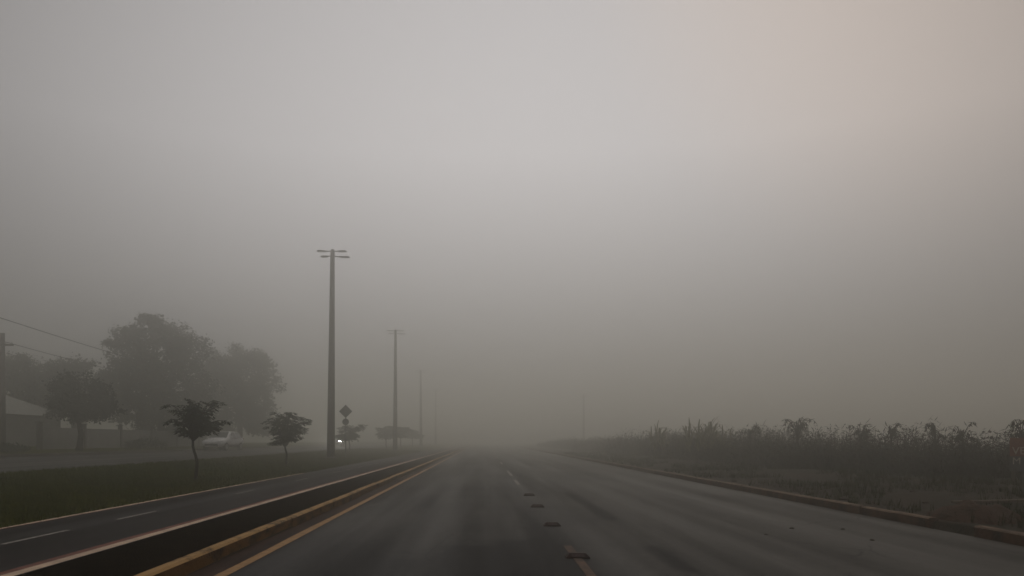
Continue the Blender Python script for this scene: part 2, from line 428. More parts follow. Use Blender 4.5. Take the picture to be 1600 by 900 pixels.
# lane line: faded dashes under the studs
mb = MB(); rnd = random.Random(5)
for (y0, y1) in ((6.0, 9.1), (21.6, 24.2), (27, 31.5), (40, 44), (53, 57)):
    n = 8
    for k in range(n):
        a, b = lerp(y0, y1, k / n), lerp(y0, y1, (k + 1) / n)
        mb.face([(0.985 + rnd.uniform(-.006, .006), a, 0.0052), (1.085, a, 0.0052), (1.085, b, 0.0052), (0.985, b, 0.0052)], 0 if y0 < 10 else 1)
tag(mb.build('lane_dashes', [M['faded_line'], M['worn_white']]), kind='structure')

# kerbs
def kerb(name, x, w, h, z0, y0, y1, m, step, seed, jit=0.008, gaps=()):
    rnd = random.Random(seed); mb = MB(); y = y0
    while y < y1:
        st = step if y < 90 else step * 8
        yc = y + st / 2
        if not any(a < yc < b for a, b in gaps):
            top = h + rnd.uniform(-jit, jit) * 0.6; dx = rnd.uniform(-jit, jit)
            g = 0.012
            c = 0.022
            r0 = [(x - w / 2 + dx, z0), (x + w / 2 + dx, z0), (x + w / 2 + dx, top - c), (x + w / 2 - c + dx, top), (x - w / 2 + c + dx, top), (x - w / 2 + dx, top - c)]
            mb.loft([[(p, y + g / 2, q) for p, q in r0], [(p, y + st - g / 2, q) for p, q in r0]])
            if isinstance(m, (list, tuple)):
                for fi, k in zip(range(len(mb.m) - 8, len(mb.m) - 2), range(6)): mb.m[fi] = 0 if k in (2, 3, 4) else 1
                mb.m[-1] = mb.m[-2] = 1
        y += st
    return tag(mb.build(name, m), kind='structure')
kerb('kerb', -2.905, 0.13, 0.155, -0.05, -10, FAR, [M['kerb_paint'], M['yellow_kerb_shade']], 3.0, 1, 0.006)
kerb('kerb', KERB_R + 0.07, 0.14, 0.145, -0.05, -10, FAR, [M['kerb_top_lit'], M['kerb_stone']], 1.0, 2, 0.014, gaps=((10.4, 11.2),))
kerb('kerb', -13.06, 0.12, 0.42, 0.30, -10, FAR, M['concrete'], 1.0, 3, 0.008)
kerb('kerb', -21.36, 0.13, 0.68, 0.45, -10, FAR, M['concrete'], 1.0, 4, 0.008)

# ------------------------------------------------------------------ haze
mb = MB(); mb.box((0, 210, (HAZE_TOP - 1.05) / 2), (840 + 40, 460 + 20, HAZE_TOP + 1.05))
haze = mb.build('haze', bpy.data.materials.new('haze_air'))
tag(haze, kind='stuff')
hm = haze.data.materials[0]; hm.use_nodes = True
hn = hm.node_tree; hn.nodes.clear()
ho = hn.nodes.new('ShaderNodeOutputMaterial'); pv = hn.nodes.new('ShaderNodeVolumePrincipled')
pv.inputs['Color'].default_value = (0.962, 0.953, 0.897, 1)
pv.inputs['Density'].default_value = HAZE_DENSITY
pv.inputs['Anisotropy'].default_value = HAZE_G
hn.links.new(pv.outputs[0], ho.inputs['Volume'])

# ------------------------------------------------------------------ street lamps in the median
def make_street_lamp():
    r = empty('street_lamp', (0, 0, 0))
    H = 12.0
    mb = MB(); pts = [(0, 0, -0.05)] + [(0, 0, H * k / 8) for k in range(1, 9)]
    mb.tube(pts, [lerp(0.235, 0.125, k / 8) for k in range(9)], 14)
    mb.build('pole', M['concrete'], r, True)
    mb = MB(); mb.tube([(0, 0, H), (0, 0, H + 0.10)], [0.14, 0.09], 12); mb.build('pole_cap', M['lamp_metal'], r)
    for ex, ey, hz in ((-0.82, -0.12, H - 0.02), (0.78, -0.12, H - 0.02), (-0.66, 0.16, H - 0.28), (0.90, 0.16, H - 0.30)):
        L = math.hypot(ex, ey); ux, uy = ex / L, ey / L
        mb = MB(); mb.tube([(ux * 0.08, uy * 0.08, hz + 0.02), (ux * 0.3, uy * 0.3, hz + 0.01), (ex * 0.62, ey * 0.62, hz)], [0.030] * 3, 8)
        mb.build('arm', M['lamp_metal'], r)
        a = math.atan2(uy, ux); rings = []
        for t, w, h in ((0.40, 0.05, 0.025), (0.48, 0.10, 0.04), (0.75, 0.14, 0.045), (0.98, 0.14, 0.04), (1.06, 0.09, 0.02)):
            ring = []
            for sx, sz in ((-1, -0.4), (1, -0.4), (0.8, 0.6), (-0.8, 0.6)):
                px, py = ux * t * L - uy * sx * w, uy * t * L + ux * sx * w
                ring.append((px, py, hz + sz * h * 1.5))
            rings.append(ring)
        mb = MB(); mb.loft(rings); hd = mb.build('lamp_head', M['lamp_metal'], r)
        mb = MB(); mb.box((ux * L * 0.8, uy * L * 0.8, hz - 0.034), (0.30, 0.18, 0.012), 0, a); mb.build('lens', M['lens'], hd)
    mb = MB(); mb.box((0.02, -0.222, 1.2), (0.14, 0.03, 0.34)); mb.build('access_hatch', M['lamp_metal'], r)
    mb = MB(); mb.tube([(0, 0, 3.4), (0, 0, 3.46)], [0.206, 0.205], 14); mb.build('strap', M['steel'], r)
    mb = MB(); mb.tube([(0, 0, -0.03), (0, 0, 0.10), (0, 0, 0.13)], [0.40, 0.37, 0.30], 14); mb.build('footing', M['concrete'], r)
    return r

def copy_tree(o, parent=None):
    c = o.copy(); COL.objects.link(c)
    if parent: c.parent = parent
    for ch in list(o.children): copy_tree(ch, c)
    return c

lamp0 = make_street_lamp()
lamps = [(-8.8, 42.7, 'tallest nearest concrete street lamp with four flat heads on the grass median'),
         (-8.75, 73.5, 'second concrete street lamp rising through the row of hazy median trees'),
         (-9.75, 116, 'third street lamp, a faint thin pole in the fog behind the median trees'),
         (-10.3, 160, 'barely visible fourth street lamp pole, faintest one of the median row')]
for i, (x, y, lab) in enumerate(lamps):
    o = lamp0 if i == 0 else copy_tree(lamp0)
    o.location = (x, y, zg(x, y)); o.rotation_euler = (R((0.1, -0.2, 0.2, 0)[i]), R((0.5, 0.15, -0.3, 0.2)[i]), R((0, 3, -4, 2)[i]))
    tag(o, lab, 'street lamp', 'street lamps along the median')

# ------------------------------------------------------------------ road sign behind the nearest lamp
X, Y = -8.55, 46.0
sg = tag(empty('road_sign', (X, Y, zg(X, Y))), 'grey post with a diamond sign plate above a small round plate', 'road sign')
mb = MB(); mb.tube([(0, 0, -0.05), (0, 0, 3.25)], [0.035, 0.035], 10); mb.build('post', M['steel'], sg, True)
mb = MB(); s = 0.41
rg = [(0, 2.90 - s), (s, 2.90), (0, 2.90 + s), (-s, 2.90)]
mb.loft([[(a, -0.042, b) for a, b in rg], [(a, -0.052, b) for a, b in rg]]); mb.build('diamond_plate', M['sign_back'], sg)
mb = MB(); mb.cyl((0, -0.047, 2.25), (0, 1, 0), 0.205, 0.010, 24); mb.build('round_plate', M['sign_back'], sg)
for z in (2.7, 3.1, 2.25):
    mb = MB(); mb.box((0, -0.038, z), (0.14, 0.03, 0.04)); mb.build('clamp', M['steel'], sg)

# ------------------------------------------------------------------ trees
def leaf_quad(V, F, p, d, up, L, W):
    """A folded pointed leaf: four triangles-worth of surface in two faces."""
    s = d.cross(up)
    if s.length < 1e-3: s = d.cross(Vector((1, 0, 0)))
    s.normalize()
    n = len(V)
    q = p + d * L * 0.45
    drop = up * (W * 0.25)
    V += [p[:], (q + s * W * 0.5 - drop)[:], (p + d * L)[:], (q - s * W * 0.5 - drop)[:], q[:]]
    F += [(n, n + 1, n + 2, n + 4), (n, n + 4, n + 2, n + 3)]

def mesh_obj(name, V, F, m, parent):
    mb = MB(); mb.v = V; mb.f = F; mb.m = [0] * len(F)
    return mb.build(name, m, parent)

def young_tree(label, x, y, fork, tips, seed, lean=0.05, leaves=9, dense=1.0, rt=0.045, size=1.0):
    """tips: (dx, dy, z) ends of the limbs; every limb carries sprays of pinnate leaves."""
    rnd = random.Random(seed)
    r = tag(empty('young_tree', (x, y, zg(x, y))), label, 'tree', 'young trees on the median')
    mb = MB()
    n = 9; pts = []
    for k in range(n):
        t = k / (n - 1)
        pts.append(Vector((lean * math.sin(t * 4.2) + 0.02 * math.sin(t * 9 + seed), 0.03 * math.sin(t * 5 + 1), -0.05 + (fork + 0.05) * t)))
    mb.tube(pts, [rt * (1.55 if k == 0 else lerp(1.1, 0.72, k / (n - 1))) for k in range(n)], 9)
    top = pts[-1]
    V, F = [], []
    for (dx, dy, z) in tips:
        e = Vector((dx, dy, z)); c = Vector((dx * 0.42, dy * 0.42, max(z + 0.06, fork + 0.22)))
        P = []
        for k in range(7):
            t = k / 6
            p = top * (1 - t) ** 2 + c * 2 * t * (1 - t) + e * t * t
            P.append(p + Vector((rnd.uniform(-1, 1), rnd.uniform(-1, 1), rnd.uniform(-1, 1))) * 0.045 * (t > 0))
        mb.tube(P, [lerp(rt * 0.5, 0.006, k / 6) for k in range(7)], 6)
        cnt = max(4, int(leaves * dense * rnd.uniform(0.55, 1.35)))
        for i in range(cnt):
            t = 0.42 + 0.58 * ((i + rnd.random()) / cnt) ** 0.8
            k = min(5, int(t * 6)); p = P[k].lerp(P[k + 1], t * 6 - k)
            az = rnd.uniform(0, 2 * math.pi)
            d = Vector((math.cos(az), math.sin(az), rnd.uniform(-0.15, 0.35)))
            if dx * dx + dy * dy > 0.1: d += Vector((dx, dy, 0)).normalized() * 0.6
            d.normalize()
            Lr = rnd.uniform(0.12, 0.28) * size; rach = p
            m_ = 4
            for j in range(m_):
                tj = (j + 1) / m_
                q = p + d * Lr * tj + Vector((0, 0, -0.09 * size * tj * tj))
                side = d.cross(Vector((0, 0, 1))).normalized()
                for sgn in (-1, 1):
                    dd = (side * sgn + d * 0.5 + Vector((0, 0, rnd.uniform(-1.0, 0.1)))).normalized()
                    leaf_quad(V, F, q, dd, Vector((0, 0, 1)), rnd.uniform(0.10, 0.18) * size, rnd.uniform(0.05, 0.085) * size)
            q = p + d * Lr + Vector((0, 0, -0.05 * size))
            leaf_quad(V, F, q, (d + Vector((0, 0, -0.5))).normalized(), Vector((0, 0, 1)), 0.13 * size, 0.05 * size)
    mb.build('trunk', M['bark'], r, True)
    mesh_obj('crown', V, F, M['young_leaf'], r)
    return r

def px_tips(lst, s, base_y, zb, seed):
    rnd = random.Random(seed)
    return [(a * s * 0.92, rnd.uniform(-0.55, 0.55) * (1 - min(1, abs(a) / 60)), (base_y - b + 2.5) * s) for a, b in lst]
s1 = 20.6 / 1155
t1 = px_tips([(-47, 637), (-36, 642), (-48, 660), (-34, 662), (-18, 626), (-14, 634), (-6, 642), (0, 640), (8, 636), (18, 632), (34, 632), (40, 630), (28, 644),
              (40, 664), (32, 670), (44, 660), (22, 672), (-22, 654), (-10, 660), (4, 655), (14, 652), (10, 668), (-4, 668), (-20, 672), (24, 658), (16, 664), (0, 650)], s1, 752, 0, 1)
young_tree('larger young tree at left with flat spreading crown and bent slim trunk', -8.03, 20.6, 62 * s1, t1 + [(0.05, .1, 1.85), (.1, -.2, 2.05), (.25, .1, 1.9), (.35, -.1, 1.75), (-.2, -.2, 2.0), (-.42, .1, 1.42), (.48, .1, 1.40), (.25, -.3, 1.36), (-.2, .3, 1.36), (.6, -.1, 1.5), (.1, .35, 1.5)], 3, 0.05, 8, 1.0, 0.045, 0.92)
s2 = 31.9 / 1155
t2 = px_tips([(-30, 644), (-26, 654), (-31, 658), (-30, 668), (-22, 676), (-6, 644), (8, 645), (14, 650), (0, 652), (24, 654), (36, 660), (42, 657), (30, 668), (34, 674),
              (22, 682), (12, 686), (0, 680), (-14, 678), (-24, 692), (-14, 690), (10, 668), (-8, 664), (-16, 660), (18, 664), (4, 672)], s2, 727, 0, 2)
young_tree('middle young tree left of the tallest lamp with rounded clumpy crown', -8.5, 31.9, 30 * s2, t2 + [(0.0, .1, 1.75), (-.2, -.1, 1.95), (.3, 0, 1.6), (.2, -.2, 2.05), (-.35, .15, 1.6), (.4, .1, 1.85), (.1, .2, 1.5), (.5, -.1, 1.55), (-.2, .1, 2.2), (.2, .1, 2.25), (-.45, .2, 1.3), (.4, -.25, 1.25), (.15, .4, 1.2), (-.1, -.4, 1.25)], 8, 0.03, 10, 1.0, 0.05, 1.05)
def blob_tips(n, rx, z0, z1, seed):
    rnd = random.Random(seed); o = []
    for i in range(n):
        a = rnd.uniform(0, 2 * math.pi); q = math.sqrt(rnd.random())
        o.append((rx * q * math.cos(a), rx * q * math.sin(a), rnd.uniform(z0, z1)))
    return o
tr = young_tree('small dark young tree just right of the tallest lamp beneath the diamond sign', -11.4, 63.0, 0.95,
                blob_tips(30, 0.95, 1.1, 2.3, 4) + [(1.2, 0, 2.25), (1.0, .2, 2.3), (-1.35, 0, 1.35), (-1.1, -.2, 1.4)], 21, 0.02, 9, 1.1, 0.06, 1.6)
young_tree('hazy flat topped young tree left of the second lamp pole', -11.3, 86, 1.0, blob_tips(32, 1.35, 1.5, 2.7, 5), 25, 0.02, 9, 1.2, 0.07, 2.0)
young_tree('pale foggy young tree close behind the second lamp pole', -10.6, 95, 1.2, blob_tips(32, 1.5, 1.6, 2.8, 6), 26, 0.02, 9, 1.2, 0.07, 2.0)
young_tree('faint young tree standing beside the third lamp pole in fog', -10.7, 112, 1.2, blob_tips(26, 1.6, 1.5, 2.7, 7), 27, 0.02, 9, 1.2, 0.07, 2.2)

def big_tree(label, x, y, lobes, trunk_h, trunk_r, n, size, seed, m='tree_leaf', name='broadleaf_tree', group='trees beyond the opposite road'):
    """lobes: (dx, dy, z, rx, rz) clumps; leaves fill their outer shells, limbs run to each."""
    rnd = random.Random(seed)
    r = tag(empty(name, (x, y, zg(x, y))), label, 'tree', group)
    mb = MB()
    mb.tube([(0, 0, -0.1), (0.05, 0, 0.3), (0.1, 0.05, trunk_h * 0.6), (0, 0, trunk_h)], [trunk_r * 1.4, trunk_r * 1.05, trunk_r * 0.9, trunk_r * 0.8], 10)
    V, F = [], []
    tot = sum(l[3] ** 2 for l in lobes)
    for (dx, dy, z, rx, rz) in lobes:
        e = Vector((dx, dy, z))
        c = Vector((dx * 0.4, dy * 0.4, lerp(trunk_h, z, 0.5)))
        P = [Vector((0, 0, trunk_h)).lerp(c, k / 3) if k < 3 else c.lerp(e, (k - 3) / 3) for k in range(7)]
        mb.tube(P, [lerp(trunk_r * 0.6, 0.04, k / 6) for k in range(7)], 7)
        cnt = int(n * rx * rx / tot)
        clumps = [(rnd.gauss(0, 1), rnd.gauss(0, 1), rnd.gauss(0, 1)) for _ in range(max(12, cnt // 90))]
        for i in range(cnt):
            q = Vector(rnd.choice(clumps)).normalized() * (rnd.random() ** 0.4)
            q *= 0.92; q += Vector((rnd.gauss(0, .13), rnd.gauss(0, .13), rnd.gauss(0, .13)))
            p = e + Vector((q.x * rx, q.y * rx, q.z * rz))
            d = Vector((rnd.gauss(0, 1), rnd.gauss(0, 1), rnd.gauss(-0.3, 0.7))).normalized()
            up = Vector((rnd.gauss(0, 1), rnd.gauss(0, 1), rnd.gauss(0.6, 1))).normalized()
            L = size * rnd.uniform(0.7, 1.4)
            leaf_quad(V, F, p, d, up, L, L * 0.62)
    mb.build('trunk', M['bark'], r, True)
    mesh_obj('crown', V, F, M[m], r)
    return r

big_tree('tallest broad tree in the fog at left with a ragged billowing crown', -28.2, 64.5,
         [(-2.6, 0, 8.6, 2.2, 1.9), (-0.6, .5, 10.2, 1.9, 1.5), (1.0, 0, 9.4, 2.1, 1.8), (2.6, 0.4, 8.0, 2.1, 2.0), (-3.2, .3, 6.4, 2.0, 1.8), (0, -1, 6.6, 3.0, 2.4), (2.9, 0, 5.2, 2.2, 2.0),
          (-1.6, 0, 4.4, 2.6, 1.8), (1.2, -.6, 4.0, 2.4, 1.6), (-3.9, 0, 8.9, 1.0, .4), (-0.9, 0, 10.9, 1.1, .7), (-2.4, .4, 10.0, 1.1, .7), (-2, 0, 2.4, 2.2, 1.4), (1.8, 0, 2.2, 2.2, 1.3)], 3.2, 0.34, 27000, 0.25, 31)
big_tree('rounded tree at the right end of the foggy left tree group', -27.4, 83,
         [(0, 0, 9.6, 2.6, 2.0), (-2.6, 0, 8.6, 2.4, 2.2), (2.4, 0, 8.4, 2.2, 2.0), (3.2, 0, 6.3, 1.9, 1.9), (-1, 0, 6.2, 3.0, 2.4), (1.8, -.5, 4.6, 2.6, 2.0), (-3, 0, 4.8, 2.4, 2.0), (-2, 0, 2.4, 2.4, 1.5), (1.6, 0, 2.3, 2.6, 1.5)], 3.0, 0.32, 20000, 0.30, 32)
big_tree('low broad tree behind the pale house roof at far left', -41.5, 66,
         [(0, 0, 6.8, 2.4, 1.4), (-2.6, 0, 6.2, 2.4, 1.6), (2.4, 0, 5.6, 2.2, 1.6), (0, 0, 4.4, 3.4, 2.0), (3.8, 0, 4.0, 1.8, 1.6)], 2.4, 0.28, 12000, 0.26, 33)
big_tree('broad hazy tree between the house roof and the tallest tree', -36.6, 66,
         [(0, 0, 6.7, 2.2, 1.3), (-1.8, 0, 6.0, 1.8, 1.3), (1.9, 0, 5.5, 1.8, 1.3), (3.2, 0, 4.2, 1.5, 1.4), (0, 0, 4.2, 3.0, 1.9)], 2.2, 0.26, 11000, 0.26, 34)
big_tree('small dark round tree in front of the foggy left tree group', -24.6, 45,
         [(0, 0, 3.7, 1.5, 1.25), (-1.0, 0, 3.3, 1.25, 1.1), (1.1, 0, 3.2, 1.3, 1.1), (1.9, 0, 2.5, .9, .7), (0.2, 0, 2.4, 1.7, .8), (-1.4, 0, 2.5, .7, .6)], 1.7, 0.17, 10000, 0.16, 35, 'dark_leaf')

# ------------------------------------------------------------------ house and walls at far left
hx, hy = -39.5, 56.0
hs_ = tag(empty('house', (hx, hy, zg(hx, hy))), 'small pale house with a hipped roof at the far left edge', 'house')
mb = MB(); mb.box((0, 0, 1.15), (11.0, 7.0, 2.5)); mb.build('wall', M['house_wall'], hs_)
mb = MB(); e = 0.5; a, b = 5.5 + e, 3.5 + e
z0, z1 = 2.30, 4.05
mb.face([(-a, -b, z0), (a, -b, z0), (a - 3.2, 0, z1), (-a + 3.2, 0, z1)])
mb.face([(a, b, z0), (-a, b, z0), (-a + 3.2, 0, z1), (a - 3.2, 0, z1)])
mb.face([(a, -b, z0), (a, b, z0), (a - 3.2, 0, z1)])
mb.face([(-a, b, z0), (-a, -b, z0), (-a + 3.2, 0, z1)])
mb.face([(-a, b, z0), (a, b, z0), (a, -b, z0), (-a, -b, z0)])
mb.build('roof', M['house_roof'], hs_)
for wx, ww, wh, wz, nm in ((0.75, 1.0, 2.05, 1.03, 'door'), (3.0, 0.65, 2.05, 1.03, 'door'), (-2.2, 1.5, 1.0, 1.5, 'window'), (4.6, 0.8, 0.9, 1.5, 'window')):
    mb = MB(); mb.box((wx, -3.51, wz), (ww, 0.05, wh)); o = mb.build(nm, M['dark_glass'] if nm == 'window' else M['wood'], hs_)
    mb = MB()
    for q in (-1, 1): mb.box((wx + q * (ww / 2 + 0.04), -3.52, wz), (0.08, 0.09, wh + 0.16))
    mb.box((wx, -3.52, wz + wh / 2 + 0.04), (ww - 0.002, 0.09, 0.08))
    mb.build('frame', M['concrete'], o)

wl = tag(empty('boundary_wall', (-27.0, 62, zg(-27, 62))), 'low pale boundary wall with posts behind the opposite road', 'wall')
mb = MB()
for k in range(7):
    y0 = -17 + 5 * k
    mb.box((0, y0 + 2.5, 0.62), (0.14, 4.74, 1.44))
mb.build('panel', M['house_wall'], wl)
for k in range(8):
    mb = MB(); mb.box((0, -17 + 5 * k, 0.75), (0.24, 0.24, 1.72)); mb.box((0, -17 + 5 * k, 1.65), (0.32, 0.32, 0.07)); mb.build('post', M['concrete'], wl)

def shrub(label, x, y, w, d, h, n, seed, m='dark_leaf', name='shrub', cat='shrub', group=None, lsize=0.13):
    rnd = random.Random(seed)
    r = tag(empty(name, (x, y, zg(x, y))), label, cat, group)
    V, F = [], []; mb = MB()
    for k in range(10):
        ex, ey = rnd.uniform(-w, w) * 0.4, rnd.uniform(-d, d) * 0.4
        mb.tube([(ex * 0.4, ey * 0.4, -0.05), (ex * 0.7, ey * 0.7, h * 0.4), (ex, ey, h * 0.75)], [0.02, 0.014, 0.006], 5)
    for i in range(n):
        a = rnd.uniform(0, 2 * math.pi); q = rnd.random() ** 0.5
        px, py = w / 2 * q * math.cos(a), d / 2 * q * math.sin(a)
        hh = h * (1 - 0.55 * q * q) * (0.85 + 0.3 * noise.noise(Vector((px * 1.5 + seed, py * 1.5, 0))))
        p = Vector((px, py, hh * rnd.random() ** 0.6))
        dd = Vector((rnd.gauss(0, 1), rnd.gauss(0, 1), rnd.gauss(0.2, 0.7))).normalized()
        L = lsize * rnd.uniform(0.6, 1.5)
        leaf_quad(V, F, p, dd, Vector((0, 0, 1)), L, L * 0.5)
    k = len(mb.v); mb.v += V; mb.f += [tuple(q + k for q in f) for f in F]; mb.m += [1] * len(F)
    mb.build('foliage', [M['stem'], M[m]], r)
    return r
shrub('long low dark hedge beside the opposite road below the house', -25.2, 36, 3.0, 9.0, 0.62, 3200, 41, name='hedge', cat='hedge', lsize=0.15)
shrub('dark rounded shrub before the boundary wall right of the small dark tree', -24.6, 54, 2.4, 4.5, 0.95, 1600, 42, group='shrubs before the boundary wall')

# ------------------------------------------------------------------ utility poles and wires
def utility_pole(label, x, y, h, cross_z, group='utility poles'):
    r = tag(empty('utility_pole', (x, y, zg(x, y))), label, 'utility pole', group)
    mb = MB(); mb.tube([(0, 0, -0.1), (0, 0, h)], [0.20 + 0.012 * (h - 7), 0.13 + 0.012 * (h - 7)], 10); mb.build('pole', M['concrete'], r, True)
    mb = MB(); mb.box((0, -0.16, cross_z), (1.6, 0.09, 0.11)); arm = mb.build('crossarm', M['wood'], r)
    for k in (-0.7, -0.3, 0.3, 0.7):
        mb = MB(); mb.tube([(k, -0.16, cross_z + 0.05), (k, -0.16, cross_z + 0.13), (k, -0.16, cross_z + 0.2)], [0.02, 0.05, 0.03], 8); mb.build('insulator', M['lens'], arm)
    return r
pa = (-31.2, 48.0); za = zg(*pa)
utility_pole('slim utility pole with wires at the far left edge', *pa, 7.4, 6.6)
pb = (-31.0, 100.0)
pr = (21.6, 159.0)
utility_pole('faint utility pole in the fog above the weeds, right of the road', *pr, 11.0, 10.5)
def wire(label, a, b, sag, r=0.014):
    mb = MB(); P = []
    for k in range(25):
        t = k / 24; P.append((lerp(a[0], b[0], t), lerp(a[1], b[1], t), lerp(a[2], b[2], t) - 4 * sag * t * (1 - t)))
    mb.tube(P, [r] * 25, 6)
    return tag(mb.build('wire', M['wire'], None, True), label, 'wire', 'overhead wires')
wire('upper overhead wire sloping down from the left frame edge over the pole', (-25.0, 25.0, 8.4), (-31, 100, 8.5), 0.73, 0.022)
wire('lower overhead wire leaving the top of the left utility pole', (pa[0] + 0.3, pa[1] - 0.16, za + 6.8), (-31, 100, 8.1), 0.75, 0.02)

# ------------------------------------------------------------------ cars on the opposite road
def make_car(paint, lit):
    r = empty('car', (0, 0, 0))
    # stations along the length (front = -y): y, z bottom, z belt, z top, half widths bottom / belt / top
    st = [(-2.02, .36, .58, .66, .60, .70, .62), (-1.92, .26, .66, .76, .74, .82, .74), (-1.4, .22, .74, .88, .80, .86, .78), (-0.95, .22, .82, .96, .82, .87, .76),
          (-0.35, .22, .88, 1.34, .82, .87, .62), (0.10, .22, .90, 1.47, .82, .87, .58), (0.75, .22, .92, 1.49, .82, .87, .58), (1.30, .22, .93, 1.44, .82, .87, .57),
          (1.68, .24, .93, 1.30, .80, .85, .56), (1.92, .30, .90, 1.02, .76, .80, .60), (2.0, .40, .70, .80, .66, .72, .60)]
    rings = []
    for (y, zb, zm, zt, wb, wm, wt) in st:
        rings.append([(-wb, y, zb), (wb, y, zb), (wm + .01, y, lerp(zb, zm, .55)), (wm, y, zm), (wt, y, zt - 0.03), (wt - 0.08, y, zt), (-wt + 0.08, y, zt), (-wt, y, zt - 0.03), (-wm, y, zm), (-wm - .01, y, lerp(zb, zm, .55))])
    mb = MB(); mb.loft(rings); o = mb.build('body', paint, r, True)
    sb = o.modifiers.new('sub', 'SUBSURF'); sb.levels = 1; sb.render_levels = 1
    def pane(name, q, off):
        mb = MB(); v = [Vector(p) for p in q]; nn = (v[1] - v[0]).cross(v[2] - v[0]).normalized() * off
        mb.loft([[p for p in v], [p + nn for p in v]]); return mb.build(name, M['dark_glass'], r)
    pane('windscreen', [(-.70, -0.98, .95), (.70, -0.98, .95), (.54, -0.22, 1.40), (-.54, -0.22, 1.40)], 0.03)
    pane('rear_window', [(.60, 1.86, 1.02), (-.60, 1.86, 1.02), (-.50, 1.58, 1.36), (.50, 1.58, 1.36)], 0.03)
    for s in (-1, 1):
        q = [(s * .875, -0.60, .94), (s * .875, 0.42, .96), (s * .64, 0.42, 1.41), (s * .65, -0.12, 1.38)]
        q2 = [(s * .875, 0.50, .96), (s * .86, 1.50, .97), (s * .63, 1.22, 1.39), (s * .64, 0.50, 1.41)]
        if s < 0: q.reverse(); q2.reverse()
        pane('side_window', q, 0.012); pane('side_window', q2, 0.012)
        mb = MB(); mb.tube([(s * .84, -0.62, .98), (s * .95, -0.66, 1.0), (s * 1.02, -0.64, 1.02)], [.03, .07, .05], 8); mb.build('mirror', paint, r)
        mb = MB(); rgs = [[(s * (.48 + a * .12), -2.0 + a * 0.10, .60), (s * (.70 + a * .1), -1.93 + a * .10, .62), (s * (.72 + a * .1), -1.90 + a * .10, .74), (s * (.50 + a * .1), -1.97 + a * .10, .72)] for a in (0, 1)]
        mb.loft(rgs); mb.build('headlight', M['lamp_on'] if lit else M['lamp_off'], r)
        mb = MB(); mb.box((s * .70, 1.93, .84), (.16, .12, .22)); mb.build('tail_light', M['tail'], r)
        for y in (-1.25, 1.25):
            mb = MB(); mb.cyl((s * .77, y, .31), (1, 0, 0), .31, .20, 24); w = mb.build('wheel', M['rubber'], r)
            mb = MB(); mb.cyl((s * .872, y, .31), (1, 0, 0), .20, .02, 18)
            for k in range(5):
                an = 2 * math.pi * k / 5
                mb.box((s * .885, y + math.cos(an) * .1, .31 + math.sin(an) * .1), (.02, .05, .05))
            mb.build('rim', M['alloy'], w)
        mb = MB(); mb.box((s * .885, 0.25, .88), (.02, .14, .03)); mb.build('door_handle', M['plastic'], r)
    mb = MB(); mb.box((0, -2.03, .44), (1.0, .05, .14)); mb.build('grille', M['plastic'], r)
    mb = MB(); mb.box((0, -2.06, .34), (.40, .02, .11)); mb.build('number_plate', M['lens'], r)
    return r
def zroad(x): return 0.385 + 0.16 * (-x - 13.12) / 8.18
car = make_car(M['white_car'], False)
car.location = (-20.2, 57.5, zroad(-20.2)); car.rotation_euler = (0, 0, R(-6))
tag(car, 'white car on the opposite road just right of the larger young tree trunk', 'car', 'cars on the opposite road')
car2 = make_car(M['grey_car'], True)
car2.location = (-18.25, 92.0, zroad(-18.25)); car2.rotation_euler = (0, 0, R(4))
tag(car2, 'oncoming car with bright headlights beside the tallest lamp pole', 'car', 'cars on the opposite road')

# ------------------------------------------------------------------ raised road studs along the lane line
def make_stud():
    r = empty('road_stud', (0, 0, 0))
    mb = MB()
    def ring(z, lx, ly): return [(-lx, -ly, z), (lx, -ly, z), (lx, ly, z), (-lx, ly, z)]
    mb.loft([ring(-0.012, .125, .075), ring(0.006, .125, .075), ring(0.046, .085, .040), ring(0.050, .078, .034)])
    o = mb.build('stud_body', M['stud'], r)
    for s in (-1, 1):
        mb = MB()
        y0, y1, za_, zb_ = .069, .047, .0135, .0385
        q = [(-.07, s * y0, za_), (.07, s * y0, za_), (.062, s * y1, zb_), (-.062, s * y1, zb_)]
        if s > 0: q.reverse()
        nn = Vector((0, s * 0.75, 0.66)) * 0.004
        mb.loft([q, [Vector(p) + nn for p in q]]); mb.build('reflector', M['reflector'], r)
    return r
st0 = make_stud()
studs = [(1.045, 8.2, 'nearest raised road stud, sitting on the faded lane dash'), (1.045, 11.25, 'second raised road stud beyond the faded lane dash'),
         (1.055, 14.4, 'third raised road stud from the faded lane dash'), (1.08, 17.4, 'farthest visible raised road stud on the lane line')]
for i, (x, y, lab) in enumerate(studs):
    o = st0 if i == 0 else copy_tree(st0)
    o.location = (x, y, 0.004); o.rotation_euler = (0, 0, R((-2, 1, 0, 2)[i]))
    o.scale = (1.06, 1, 1.05)
    tag(o, lab, 'road stud', 'raised studs on the lane line')

